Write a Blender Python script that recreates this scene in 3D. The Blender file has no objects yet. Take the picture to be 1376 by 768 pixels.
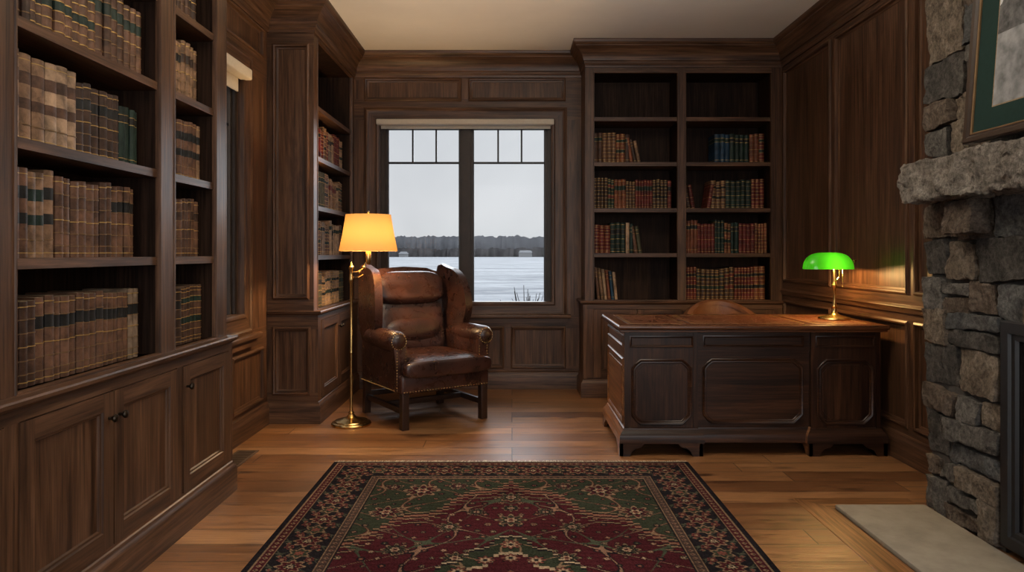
import bpy, bmesh, math, random
import numpy as np
from mathutils import Vector, Matrix, noise

scene = bpy.context.scene

# ------------------------------------------------------------------ materials
def nt(name):
    m = bpy.data.materials.new(name); m.use_nodes = True
    t = m.node_tree
    b = t.nodes.get('Principled BSDF')
    return m, t, b
def c4(c): return (c[0], c[1], c[2], 1)
def ramp(t, stops):
    r = t.nodes.new('ShaderNodeValToRGB')
    e = r.color_ramp.elements
    while len(e) < len(stops): e.new(.5)
    for i, (p, c) in enumerate(stops):
        e[i].position = p; e[i].color = c4(c)
    return r
def noisen(t, vec, scale, detail=6, rough=.6, dist=0.):
    n = t.nodes.new('ShaderNodeTexNoise')
    n.inputs['Scale'].default_value = scale; n.inputs['Detail'].default_value = detail
    n.inputs['Roughness'].default_value = rough; n.inputs['Distortion'].default_value = dist
    t.links.new(vec, n.inputs['Vector']); return n
def mapping(t, scale, coord='Object'):
    tc = t.nodes.new('ShaderNodeTexCoord'); mp = t.nodes.new('ShaderNodeMapping')
    mp.inputs['Scale'].default_value = scale
    t.links.new(tc.outputs[coord], mp.inputs['Vector']); return mp.outputs['Vector']
def mix(t, typ, fac, a, b):
    m = t.nodes.new('ShaderNodeMix'); m.data_type = 'RGBA'; m.blend_type = typ
    for v, i in ((fac, 0), (a, 6), (b, 7)):
        if isinstance(v, (float, int)): m.inputs[i].default_value = v
        elif isinstance(v, tuple): m.inputs[i].default_value = c4(v)
        else: t.links.new(v, m.inputs[i])
    return m.outputs[2]
def bump(t, b, h, strength, dist=.01):
    n = t.nodes.new('ShaderNodeBump'); n.inputs['Strength'].default_value = strength
    n.inputs['Distance'].default_value = dist
    t.links.new(h, n.inputs['Height']); t.links.new(n.outputs[0], b.inputs['Normal'])

def wood(name, axis, c1, c2, c3, rough=.42, spec=.30):
    m, t, b = nt(name)
    s = [8, 8, 8]; s[axis] = .7
    f = [85, 85, 85]; f[axis] = 2.6
    n1 = noisen(t, mapping(t, s), 1.3, 7, .65, 1.3)
    n2 = noisen(t, mapping(t, f), 1, 4, .65)
    r = ramp(t, [(.32, c1), (.5, c2), (.68, c3)])
    t.links.new(n1.outputs[0], r.inputs[0])
    r2 = ramp(t, [(.34, (.42, .40, .38)), (.60, (1.16, 1.16, 1.16))])
    t.links.new(n2.outputs[0], r2.inputs[0])
    t.links.new(mix(t, 'MULTIPLY', 1., r.outputs[0], r2.outputs[0]), b.inputs['Base Color'])
    b.inputs['Roughness'].default_value = rough
    b.inputs['Specular IOR Level'].default_value = spec
    bump(t, b, n2.outputs[0], .12, .002)
    return m
W1, W2, W3 = (.043, .0205, .0108), (.087, .0415, .0212), (.138, .069, .0365)
wx = wood('walnut_grain_x', 0, W1, W2, W3)
wy = wood('walnut_grain_y', 1, W1, W2, W3)
wz = wood('walnut_grain_z', 2, W1, W2, W3)
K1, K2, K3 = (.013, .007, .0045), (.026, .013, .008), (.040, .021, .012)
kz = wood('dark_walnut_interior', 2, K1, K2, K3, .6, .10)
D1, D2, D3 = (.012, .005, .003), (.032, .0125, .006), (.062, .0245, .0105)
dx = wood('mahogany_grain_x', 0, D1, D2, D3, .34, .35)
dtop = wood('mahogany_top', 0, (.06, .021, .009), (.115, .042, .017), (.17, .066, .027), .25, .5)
dy = wood('mahogany_grain_y_lamplit', 1, (.085, .034, .013), (.18, .076, .030), (.28, .125, .050), .33, .4)  # brighter than the other mahogany: lamplight on the desk side put into the colour
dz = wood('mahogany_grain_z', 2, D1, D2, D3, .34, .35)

def flat(name, c, rough=.5, metal=0., var=.25, scale=20., bmp=0.1, spec=.5):
    m, t, b = nt(name)
    n = noisen(t, mapping(t, (1, 1, 1)), scale, 5)
    r = ramp(t, [(.3, tuple(x*(1-var) for x in c)), (.7, tuple(min(1, x*(1+var)) for x in c))])
    t.links.new(n.outputs[0], r.inputs[0]); t.links.new(r.outputs[0], b.inputs['Base Color'])
    b.inputs['Roughness'].default_value = rough; b.inputs['Metallic'].default_value = metal
    b.inputs['Specular IOR Level'].default_value = spec
    if bmp: bump(t, b, n.outputs[0], bmp, .003)
    return m
ceil_m = flat('ceiling_paint', (.78, .73, .66), .9, 0, .03, 3, .02)
brass = flat('aged_brass', (.60, .40, .15), .25, 1., .12, 15, 0)
bronze = flat('dark_bronze', (.05, .04, .03), .4, 1., .2, 30, 0)
vent_m = flat('brown_vent_metal', (.075, .045, .026), .5, 0, .2, 30, 0)
black = flat('black_metal', (.012, .012, .013), .45, 0, .2, 30, 0)
winframe = flat('window_frame_dark_brown', (.035, .024, .018), .45, 0, .2, 12, 0, .3)
muntin = flat('window_muntin_black', (.012, .012, .014), .4, 0, .1, 12, 0, .3)
blind_m = flat('blind_fabric', (.58, .52, .42), .8, 0, .06, 60, .05)
mortar = flat('mortar', (.06, .053, .046), .95, 0, .3, 40, .5)
hearth_m = flat('hearth_sandstone', (.25, .228, .19), .8, 0, .18, 9, .15, .2)
gold = flat('gold_tooling', (.42, .26, .08), .42, .6, .1, 20, 0)
gold_dim = flat('worn_gold_line', (.17, .095, .036), .5, .3, .2, 20, 0)
page = flat('book_pages', (.24, .18, .115), .9, 0, .2, 90, 0, .1)
photo_sky = flat('photo_print_sky', (.50, .52, .53), .5, 0, .08, 3, 0, .2)
photo_tree = flat('photo_print_trees', (.08, .08, .08), .5, 0, .7, 30, 0, .2)
photo_lake = flat('photo_print_lake', (.20, .205, .21), .5, 0, .5, 14, 0, .2)
mat_green = flat('mat_board_green', (.013, .030, .026), .8, 0, .06, 50, 0, .1)
frame_dark = flat('frame_dark_wood', (.03, .018, .012), .3, 0, .3, 15, 0)

def leather(name, c1, c2, rough=.36, sc=3., spec=.4, bs=.35):
    m, t, b = nt(name)
    v = mapping(t, (1, 1, 1))
    n = noisen(t, v, sc, 6, .65, .4); n2 = noisen(t, v, 220, 2); n3 = noisen(t, v, 14, 5, .6, 1.2)
    r = ramp(t, [(.36, c1), (.68, c2)])
    t.links.new(n.outputs[0], r.inputs[0]); t.links.new(r.outputs[0], b.inputs['Base Color'])
    rr = ramp(t, [(.3, (rough-.08,)*3), (.7, (rough+.15,)*3)])
    t.links.new(n3.outputs[0], rr.inputs[0]); t.links.new(rr.outputs[0], b.inputs['Roughness'])
    b.inputs['Specular IOR Level'].default_value = spec
    bump(t, b, mix(t, 'MIX', .35, n3.outputs[0], n2.outputs[0]), bs, .006)
    return m
lea = leather('oxblood_leather', (.018, .007, .005), (.064, .023, .0145), .28, 4.5, .6, .5)
lea_tan = leather('desk_chair_leather', (.10, .04, .018), (.19, .08, .036))
lea_top = leather('desk_leather_inset', (.085, .028, .013), (.16, .062, .029), .28, 5)

def floor_mat():
    m, t, b = nt('oak_plank_floor')
    v = mapping(t, (1, 1, 1))
    br = t.nodes.new('ShaderNodeTexBrick')
    br.offset = .37; br.offset_frequency = 3; br.squash = 1.35; br.squash_frequency = 2
    br.inputs['Color1'].default_value = (0, 0, 0, 1); br.inputs['Color2'].default_value = (1, 1, 1, 1)
    br.inputs['Mortar'].default_value = (.5, .5, .5, 1)
    br.inputs['Scale'].default_value = 1; br.inputs['Mortar Size'].default_value = .0028
    br.inputs['Mortar Smooth'].default_value = .2
    br.inputs['Brick Width'].default_value = 1.5; br.inputs['Row Height'].default_value = .165
    t.links.new(v, br.inputs['Vector'])
    tint = ramp(t, [(0, (.15, .064, .024)), (.3, (.22, .098, .037)), (.6, (.28, .132, .052)), (.85, (.335, .166, .069)), (1, (.38, .20, .088))])
    t.links.new(br.outputs['Color'], tint.inputs[0])
    mul = t.nodes.new('ShaderNodeVectorMath'); mul.operation = 'MULTIPLY_ADD'
    mul.inputs[1].default_value = (7, 3, 11)
    t.links.new(br.outputs['Color'], mul.inputs[0])
    mp2 = t.nodes.new('ShaderNodeMapping'); mp2.inputs['Scale'].default_value = (1.5, 17, 1)
    t.links.new(v, mp2.inputs['Vector']); t.links.new(mp2.outputs[0], mul.inputs[2])
    g = noisen(t, mul.outputs[0], 1.6, 9, .70, 1.2)
    gr = ramp(t, [(.33, (.26, .20, .16)), (.45, (.78, .74, .70)), (.58, (1.02, 1, 1)), (.7, (1.28, 1.26, 1.22))])
    t.links.new(g.outputs[0], gr.inputs[0])
    c = mix(t, 'MULTIPLY', 1., tint.outputs[0], gr.outputs[0])
    mp3 = t.nodes.new('ShaderNodeMapping'); mp3.inputs['Scale'].default_value = (2.0, 5.0, 1)
    t.links.new(v, mp3.inputs['Vector'])
    vo = t.nodes.new('ShaderNodeTexVoronoi'); vo.inputs['Scale'].default_value = 1.
    t.links.new(mp3.outputs[0], vo.inputs['Vector'])
    kr = ramp(t, [(.04, (.12, .075, .05)), (.17, (1, 1, 1))])
    t.links.new(vo.outputs['Distance'], kr.inputs[0])
    c = mix(t, 'MULTIPLY', .92, c, kr.outputs[0])
    big = noisen(t, v, 1.3, 4)
    brr = ramp(t, [(.35, (.70, .67, .64)), (.65, (1.08, 1.08, 1.08))]); t.links.new(big.outputs[0], brr.inputs[0])
    c = mix(t, 'MULTIPLY', 1., c, brr.outputs[0])
    c = mix(t, 'MIX', br.outputs['Fac'], c, (.016, .007, .004))
    t.links.new(c, b.inputs['Base Color'])
    rr = ramp(t, [(.3, (.30,)*3), (.7, (.46,)*3)]); t.links.new(g.outputs[0], rr.inputs[0])
    t.links.new(rr.outputs[0], b.inputs['Roughness'])
    inv = t.nodes.new('ShaderNodeMath'); inv.operation = 'SUBTRACT'
    t.links.new(g.outputs[0], inv.inputs[0]); t.links.new(br.outputs['Fac'], inv.inputs[1])
    bump(t, b, inv.outputs[0], .4, .004)
    return m
floor_m = floor_mat()

def stone_mat(name, a, b_, c):
    m, t, b = nt(name)
    v = mapping(t, (1, 1, 1))
    n = noisen(t, v, 10, 10, .72, .6); n2 = noisen(t, v, 48, 8, .78)
    r = ramp(t, [(.32, a), (.5, b_), (.68, c)]); t.links.new(n.outputs[0], r.inputs[0])
    r2 = ramp(t, [(.34, (.32, .32, .32)), (.66, (1.35, 1.35, 1.35))]); t.links.new(n2.outputs[0], r2.inputs[0])
    t.links.new(mix(t, 'MULTIPLY', 1., r.outputs[0], r2.outputs[0]), b.inputs['Base Color'])
    b.inputs['Roughness'].default_value = .88; b.inputs['Specular IOR Level'].default_value = .2
    bump(t, b, mix(t, 'MIX', .5, n.outputs[0], n2.outputs[0]), 1., .045)
    return m
stones = [stone_mat('stone_grey', (.085, .079, .072), (.17, .158, .142), (.29, .268, .24)),
          stone_mat('stone_tan', (.12, .092, .066), (.235, .188, .142), (.36, .305, .24)),
          stone_mat('stone_dark', (.045, .041, .037), (.10, .092, .083), (.18, .168, .15)),
          stone_mat('stone_blue', (.075, .076, .077), (.14, .142, .14), (.23, .23, .222)),
          stone_mat('stone_brown', (.08, .058, .042), (.165, .126, .096), (.27, .22, .176))]
stone_mantel = stone_mat('stone_mantel', (.17, .148, .124), (.275, .243, .208), (.38, .345, .30))

def trans_mat(name, dif, trn):
    m = bpy.data.materials.new(name); m.use_nodes = True; t = m.node_tree; t.nodes.clear()
    o = t.nodes.new('ShaderNodeOutputMaterial')
    a = t.nodes.new('ShaderNodeBsdfDiffuse'); a.inputs[0].default_value = c4(dif)
    b = t.nodes.new('ShaderNodeBsdfTranslucent'); b.inputs[0].default_value = c4(trn)
    s = t.nodes.new('ShaderNodeAddShader')
    t.links.new(a.outputs[0], s.inputs[0]); t.links.new(b.outputs[0], s.inputs[1])
    t.links.new(s.outputs[0], o.inputs[0]); return m
shade_m = trans_mat('linen_lampshade', (.30, .21, .10), (.041, .0225, .0066))
def green_glass():
    m = trans_mat('green_glass_shade', (.005, .10, .01), (.0024, .029, .0012))
    t = m.node_tree; o = [n for n in t.nodes if n.type == 'OUTPUT_MATERIAL'][0]
    s = [n for n in t.nodes if n.type == 'ADD_SHADER'][0]
    g = t.nodes.new('ShaderNodeBsdfGlossy'); g.inputs['Roughness'].default_value = .1
    mx = t.nodes.new('ShaderNodeMixShader'); mx.inputs[0].default_value = .04
    t.links.new(s.outputs[0], mx.inputs[1]); t.links.new(g.outputs[0], mx.inputs[2]); t.links.new(mx.outputs[0], o.inputs[0])
    return m
green_m = green_glass()
def glass_mat():
    m = bpy.data.materials.new('window_glass'); m.use_nodes = True; t = m.node_tree; t.nodes.clear()
    o = t.nodes.new('ShaderNodeOutputMaterial')
    a = t.nodes.new('ShaderNodeBsdfTransparent'); b = t.nodes.new('ShaderNodeBsdfGlossy'); b.inputs['Roughness'].default_value = .02
    f = t.nodes.new('ShaderNodeMixShader'); f.inputs[0].default_value = .003
    t.links.new(a.outputs[0], f.inputs[1]); t.links.new(b.outputs[0], f.inputs[2]); t.links.new(f.outputs[0], o.inputs[0]); return m
glass = glass_mat()

# ------------------------------------------------------------------ builder
class B:
    def __init__(s, name): s.name = name; s.v = []; s.f = []; s.m = []; s.mats = []
    def mi(s, mat):
        if mat not in s.mats: s.mats.append(mat)
        return s.mats.index(mat)
    def add(s, vs, fs, mat, M=None):
        o = len(s.v)
        if M is not None: vs = [tuple(M @ Vector(p)) for p in vs]
        s.v.extend([tuple(p) for p in vs])
        if isinstance(mat, list): ms = [s.mi(x) for x in mat]
        else: ms = [s.mi(mat)]*len(fs)
        s.f.extend([tuple(i+o for i in f) for f in fs]); s.m.extend(ms)
    def box(s, x0, x1, y0, y1, z0, z1, mat, M=None):
        x0, x1 = sorted((x0, x1)); y0, y1 = sorted((y0, y1)); z0, z1 = sorted((z0, z1))
        vs = [(x, y, z) for z in (z0, z1) for x, y in ((x0, y0), (x1, y0), (x1, y1), (x0, y1))]
        s.add(vs, [(3, 2, 1, 0), (4, 5, 6, 7), (0, 1, 5, 4), (1, 2, 6, 5), (2, 3, 7, 6), (3, 0, 4, 7)], mat, M)
    def fbox(s, F, u0, u1, v0, v1, n0, n1, mat):
        a = F(u0, v0, n0); b = F(u1, v1, n1)
        s.box(a[0], b[0], a[1], b[1], a[2], b[2], mat)
    def addbm(s, bm, mat, M=None):
        bm.verts.index_update()
        s.add([v.co[:] for v in bm.verts], [[v.index for v in f.verts] for f in bm.faces], mat, M); bm.free()
    def rbox(s, x0, x1, y0, y1, z0, z1, r, mat, M=None, seg=3):
        bm = bmesh.new(); bmesh.ops.create_cube(bm, size=1)
        for v in bm.verts:
            v.co = Vector(((x0+x1)/2+v.co.x*(x1-x0), (y0+y1)/2+v.co.y*(y1-y0), (z0+z1)/2+v.co.z*(z1-z0)))
        bmesh.ops.bevel(bm, geom=bm.edges[:], offset=r, segments=seg, affect='EDGES', profile=.5)
        s.addbm(bm, mat, M)
    def lathe(s, prof, c, mat, seg=32, M=None):
        vs = []; fs = []
        for r, z in prof:
            for i in range(seg):
                a = 2*math.pi*i/seg; vs.append((c[0]+r*math.cos(a), c[1]+r*math.sin(a), c[2]+z))
        n = len(prof)
        for j in range(n-1):
            for i in range(seg):
                k = (i+1) % seg; fs.append((j*seg+i, j*seg+k, (j+1)*seg+k, (j+1)*seg+i))
        if prof[0][0] > 1e-5: fs.append(tuple(range(seg))[::-1])
        if prof[-1][0] > 1e-5: fs.append(tuple((n-1)*seg+i for i in range(seg)))
        s.add(vs, fs, mat, M)
    def tube(s, pts, r, mat, seg=10, M=None):
        pts = [Vector(p) for p in pts]; vs = []; fs = []
        up = Vector((.13, .27, 1)).normalized()
        rr = r if isinstance(r, (list, tuple)) else [r]*len(pts)
        for i, p in enumerate(pts):
            d = (pts[min(i+1, len(pts)-1)]-pts[max(i-1, 0)]).normalized()
            a = d.cross(up)
            if a.length < .05: a = d.cross(Vector((1, 0, 0)))
            a.normalize(); b = d.cross(a)
            for k in range(seg):
                t = 2*math.pi*k/seg; vs.append(p+a*math.cos(t)*rr[i]+b*math.sin(t)*rr[i])
        for j in range(len(pts)-1):
            for i in range(seg):
                k = (i+1) % seg; fs.append((j*seg+i, j*seg+k, (j+1)*seg+k, (j+1)*seg+i))
        fs.append(tuple(range(seg))[::-1]); fs.append(tuple((len(pts)-1)*seg+i for i in range(seg)))
        s.add(vs, fs, mat, M)
    def sup(s, c, h, e1, e2, mat, M=None, nu=40, nv=24, fn=None):
        def p(x, e): return math.copysign(abs(x)**e, x)
        vs = []; fs = []
        for j in range(nv+1):
            a = -math.pi/2+math.pi*j/nv
            for i in range(nu):
                b = 2*math.pi*i/nu
                q = Vector((p(math.cos(a), e1)*p(math.cos(b), e2), p(math.cos(a), e1)*p(math.sin(b), e2), p(math.sin(a), e1)))
                if fn: q = fn(q)
                vs.append((c[0]+h[0]*q.x, c[1]+h[1]*q.y, c[2]+h[2]*q.z))
        for j in range(nv):
            for i in range(nu):
                k = (i+1) % nu; fs.append((j*nu+i, j*nu+k, (j+1)*nu+k, (j+1)*nu+i))
        s.add(vs, fs, mat, M)
    def outline(s, pts, t0, t1, mat, F, bev=0, seg=3, M=None, fn=None):
        bm = bmesh.new(); n = len(pts)
        A = [bm.verts.new(F(a, b, t0)) for a, b in pts]; C = [bm.verts.new(F(a, b, t1)) for a, b in pts]
        bm.faces.new(A); bm.faces.new(C[::-1])
        for i in range(n): bm.faces.new((A[i], C[i], C[(i+1) % n], A[(i+1) % n]))
        if bev:
            es = [e for e in bm.edges if len(set(v in A for v in e.verts)) == 1]
            bmesh.ops.bevel(bm, geom=es, offset=bev, segments=seg, affect='EDGES', profile=.5)
        if fn:
            for v in bm.verts: v.co = fn(v.co)
        bmesh.ops.triangulate(bm, faces=[f for f in bm.faces if len(f.verts) > 4])
        s.addbm(bm, mat, M)
    def sweep(s, F, path, prof, mat, closed=True):
        n = len(path); P = [Vector(p) for p in path]; vs = []; fs = []
        dirs = []
        for i in range(n):
            if closed: a = (P[i]-P[i-1]).normalized(); b = (P[(i+1) % n]-P[i]).normalized()
            else:
                a = (P[i]-P[i-1]).normalized() if i > 0 else None
                b = (P[i+1]-P[i]).normalized() if i < n-1 else None
                a = a or b; b = b or a
            na = Vector((-a.y, a.x)); nb = Vector((-b.y, b.x))
            m = na+nb; m = m/max(.2, m.dot(na)) if m.length > 1e-6 else na
            dirs.append(m)
        for off, h in prof:
            for i in range(n):
                q = P[i]+dirs[i]*off; vs.append(F(q.x, q.y, h))
        e = n if closed else n-1
        for j in range(len(prof)-1):
            for i in range(e):
                k = (i+1) % n; fs.append((j*n+i, j*n+k, (j+1)*n+k, (j+1)*n+i))
        ms = mat
        if isinstance(mat, tuple):
            ms = []
            for j in range(len(prof)-1):
                for i in range(e):
                    d = P[(i+1) % n]-P[i]; ms.append(mat[0] if abs(d.x) > abs(d.y) else mat[1])
        s.add(vs, fs, ms)
    def finish(s, origin=(0, 0, 0), loc=None, rot=0, parent=None, smooth=35):
        me = bpy.data.meshes.new(s.name)
        o = Vector(origin)
        me.from_pydata([(p[0]-o.x, p[1]-o.y, p[2]-o.z) for p in s.v], [], s.f)
        for m in s.mats: me.materials.append(m)
        me.polygons.foreach_set('material_index', s.m)
        bm = bmesh.new(); bm.from_mesh(me); bmesh.ops.recalc_face_normals(bm, faces=bm.faces[:]); bm.to_mesh(me); bm.free()
        me.polygons.foreach_set('use_smooth', [True]*len(me.polygons))
        me.set_sharp_from_angle(angle=math.radians(smooth))
        ob = bpy.data.objects.new(s.name, me); scene.collection.objects.link(ob)
        ob.location = loc if loc is not None else origin
        ob.rotation_euler = (0, 0, rot)
        if parent: ob.parent = parent
        return ob

def FB(Y): return lambda u, v, n: (u, Y-n, v)
def FR(X): return lambda u, v, n: (X-n, u, v)
def FL(X): return lambda u, v, n: (X+n, u, v)
FZ = lambda u, v, n: (u, v, n)
def rect(u0, u1, v0, v1): return [(u0, v0), (u1, v0), (u1, v1), (u0, v1)]
def opening(b, F, u0, u1, v0, v1, t, mu, mv):
    pr = [(-.020, t), (-.018, t+.008), (-.008, t+.014), (.001, t+.010), (.004, t*.45), (.015, t*.30), (.019, .0015)]
    b.sweep(F, rect(u0, u1, v0, v1), pr, (mu, mv))
def panelled(b, F, u0, u1, v0, v1, t, cells, mu, mv):
    us = sorted(set([u0, u1]+[c[0] for c in cells]+[c[1] for c in cells]))
    vv = sorted(set([v0, v1]+[c[2] for c in cells]+[c[3] for c in cells]))
    for j in range(len(vv)-1):
        vm = (vv[j]+vv[j+1])/2; run = None
        for i in range(len(us)):
            free = False
            if i < len(us)-1:
                um = (us[i]+us[i+1])/2
                free = not any(c[0] < um < c[1] and c[2] < vm < c[3] for c in cells)
            if free and run is None: run = us[i]
            if not free and run is not None:
                w = us[i]-run; h = vv[j+1]-vv[j]
                b.fbox(F, run, us[i], vv[j], vv[j+1], 0, t, mu if w > h else mv); run = None
    for c in cells:
        if len(c) < 5:
            opening(b, F, *c[:4], t, mu, mv)
            b.fbox(F, c[0], c[1], c[2], c[3], -.003, .0012, mv)

CEIL = 2.99; XR = 2.30; XL = -1.76; YB = 6.40; REAR = -2.2

# ------------------------------------------------------------------ room shell
b = B('floor'); b.box(XL-.15, XR+.15, REAR, YB+.2, -.12, 0, floor_m); b.finish()
b = B('ceiling'); b.box(XL-.15, XR+.15, REAR, YB+.2, CEIL, CEIL+.12, ceil_m); b.finish()

bw = (-1.185, .355, .66, 2.40)
b = B('wall_back')
F = FB(YB)
for c in ((XL-.15, bw[0], 0, CEIL), (bw[1], XR+.15, 0, CEIL), (bw[0], bw[1], 0, bw[2]), (bw[0], bw[1], bw[3], CEIL)):
    b.fbox(F, c[0], c[1], c[2], c[3], -.2, 0, wz)
cells = [(bw[0], bw[1], bw[2], bw[3], 'w'),
         (-1.30, -.47, 2.585, 2.755), (-.37, .46, 2.585, 2.755),
         (-1.30, -.84, .20, .54), (-.74, -.09, .20, .54), (.01, .46, .20, .54)]
panelled(b, F, -1.41, .64, .0, CEIL, .018, cells, wx, wz)
CAS = [(0, .018), (0, .034), (.02, .042), (.03, .034), (.045, .030), (.105, .030), (.115, .038), (.128, .036), (.138, .030), (.138, -.05)]
b.sweep(F, rect(bw[0]-.135, bw[1]+.135, bw[2]-.02, bw[3]+.11), CAS, (wx, wz))
b.finish()
b = B('window_sill'); 
b.rbox(bw[0]-.17, bw[1]+.17, YB-.10, YB+.06, .635, .668, .008, wx)
b.box(bw[0]-.14, bw[1]+.14, YB-.06, YB-.018, .59, .635, wx); b.finish()

b = B('window_1')
Fw = FB(YB+.10)
def winframe_build(b, F, u0, u1, v0, v1, sashes, bar, cuts):
    b.fbox(F, u0, u1, v1-.04, v1, -.05, .04, winframe); b.fbox(F, u0, u1, v0, v0+.035, -.05, .04, winframe)
    b.fbox(F, u0, u0+.035, v0+.035, v1-.04, -.05, .04, winframe); b.fbox(F, u1-.035, u1, v0+.035, v1-.04, -.05, .04, winframe)
    for (a, c) in sashes:
        z0 = v0+.035; z1 = v1-.04
        b.sweep(F, rect(a, c, z0, z1), [(0, -.02), (0, .02), (.022, .02), (.03, .008), (.03, -.02)], winframe)
        b.fbox(F, a+.03, c-.03, bar-.009, bar+.009, -.012, .012, muntin)
        for q in cuts:
            x = a+.03+(c-a-.06)*q; b.fbox(F, x-.008, x+.008, bar+.009, z1-.03, -.012, .012, muntin)
        b.fbox(F, a+.02, c-.02, z0+.02, z1-.02, -.003, .003, glass)
winframe_build(b, Fw, bw[0], bw[1], bw[2], bw[3], [(-1.15, -.455), (-.375, .32)], 2.03, (.345, .68))
b.fbox(Fw, -.455, -.375, bw[2]+.035, bw[3]-.04, -.05, .045, winframe)
b.rbox(.09, .17, YB+.045, YB+.075, .672, .70, .005, bronze); b.tube([(.13, YB+.05, .70), (.10, YB+.03, .715), (.07, YB+.03, .705)], .005, bronze)
b.finish()
b = B('roller_blind')
b.rbox(bw[0]-.02, bw[1]+.02, YB-.075, YB+.0, 2.350, 2.40, .01, blind_m)
b.box(bw[0]+.01, bw[1]-.01, YB+.002, YB+.012, 2.325, 2.40, blind_m); b.finish()

lw = (3.72, 4.62, .70, 2.40)
b = B('wall_left'); F = FL(XL)
for c in ((REAR, lw[0], 0, CEIL), (lw[1], YB+.0, 0, CEIL), (lw[0], lw[1], 0, lw[2]), (lw[0], lw[1], lw[3], CEIL)):
    b.fbox(F, c[0], c[1], c[2], c[3], -.10, 0, wz)
panelled(b, F, 3.66, 5.09, 0, CEIL, .018, [(lw[0], lw[1], lw[2], lw[3], 'w'), (3.78, 4.35, .20, .54), (4.45, 4.98, .20, .54), (3.78, 4.98, 2.585, 2.755)], wy, wz)
b.sweep(F, rect(lw[0]-.05, lw[1]+.135, lw[2]-.02, lw[3]+.11), CAS, (wy, wz))
b.finish()
b = B('window_sill'); b.rbox(XL-.05, XL+.085, 3.66, lw[1]+.19, .65, .683, .008, wy)
b.box(XL+.018, XL+.055, 3.66, lw[1]+.16, .60, .65, wy); b.finish()
b = B('window_2'); Fw = FL(XL-.06)
winframe_build(b, Fw, lw[0], lw[1], lw[2], lw[3], [(lw[0]+.035, lw[1]-.035)], 2.03, (.345, .68)); b.finish()
b = B('roller_blind'); b.rbox(XL-.0, XL+.075, lw[0], lw[1]+.02, 2.33, 2.40, .01, blind_m)
b.box(XL-.012, XL-.002, lw[0]+.02, lw[1]-.02, 2.25, 2.40, blind_m); b.finish()

b = B('wall_right'); F = FR(XR)
b.fbox(F, REAR, YB, 0, CEIL, -.15, 0, wz)
cells = []
for (a, c) in ((5.13, 5.98), (4.13, 5.03), (3.45, 4.03)):
    cells += [(a, c, .99, 2.72), (a, c, .22, .80)]
panelled(b, F, 3.38, YB-.02, 0, CEIL, .018, cells, wy, wz)
b.sweep(F, [(3.40, .885), (6.02, .885)], [(-.025, .018), (-.02, .03), (0, .034), (.012, .042), (.022, .034), (.028, .018)], wy, closed=False)
b.finish()
b = B('wall_rear'); F = FB(REAR)
b.box(XL-.15, -1.2, REAR-.15, REAR, 0, CEIL, wz); b.box(1.8, XR+.15, REAR-.15, REAR, 0, CEIL, wz)
b.box(-1.2, 1.8, REAR-.15, REAR, 0, .6, wz); b.box(-1.2, 1.8, REAR-.15, REAR, 2.6, CEIL, wz); b.finish()

crown = [(.0, CEIL-.215), (.012, CEIL-.215), (.014, CEIL-.195), (.022, CEIL-.185), (.022, CEIL-.165), (.03, CEIL-.16), (.036, CEIL-.13),
         (.055, CEIL-.095), (.085, CEIL-.065), (.10, CEIL-.055), (.10, CEIL-.045), (.112, CEIL-.035), (.12, CEIL-.02), (.12, CEIL-.001)]
b = B('trim_1')
b.sweep(FZ, [(XR-.018, 3.44), (XR-.018, 6.03), (.63, 6.03), (.63, YB-.018), (-1.41, YB-.018), (-1.41, 5.08), (XL+.018, 5.08), (XL+.018, 3.65), (-1.46, 3.65), (-1.46, .2)],
        crown, (wx, wy), closed=False); b.finish()
base = [(.0, 0), (.022, 0), (.022, .11), (.018, .125), (.012, .135), (.012, .15), (.006, .158), (0, .16)]
b = B('baseboard_back'); b.sweep(FZ, [(.64, YB-.018), (-1.39, YB-.018)], base, wx, False); b.finish()
b = B('baseboard_right'); b.sweep(FZ, [(XR-.018, 3.44), (XR-.018, 6.0)], base, wy, False); b.finish()
b = B('baseboard_left'); b.sweep(FZ, [(XL+.018, 5.07), (XL+.018, 3.66)], base, wy, False); b.finish()

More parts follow.
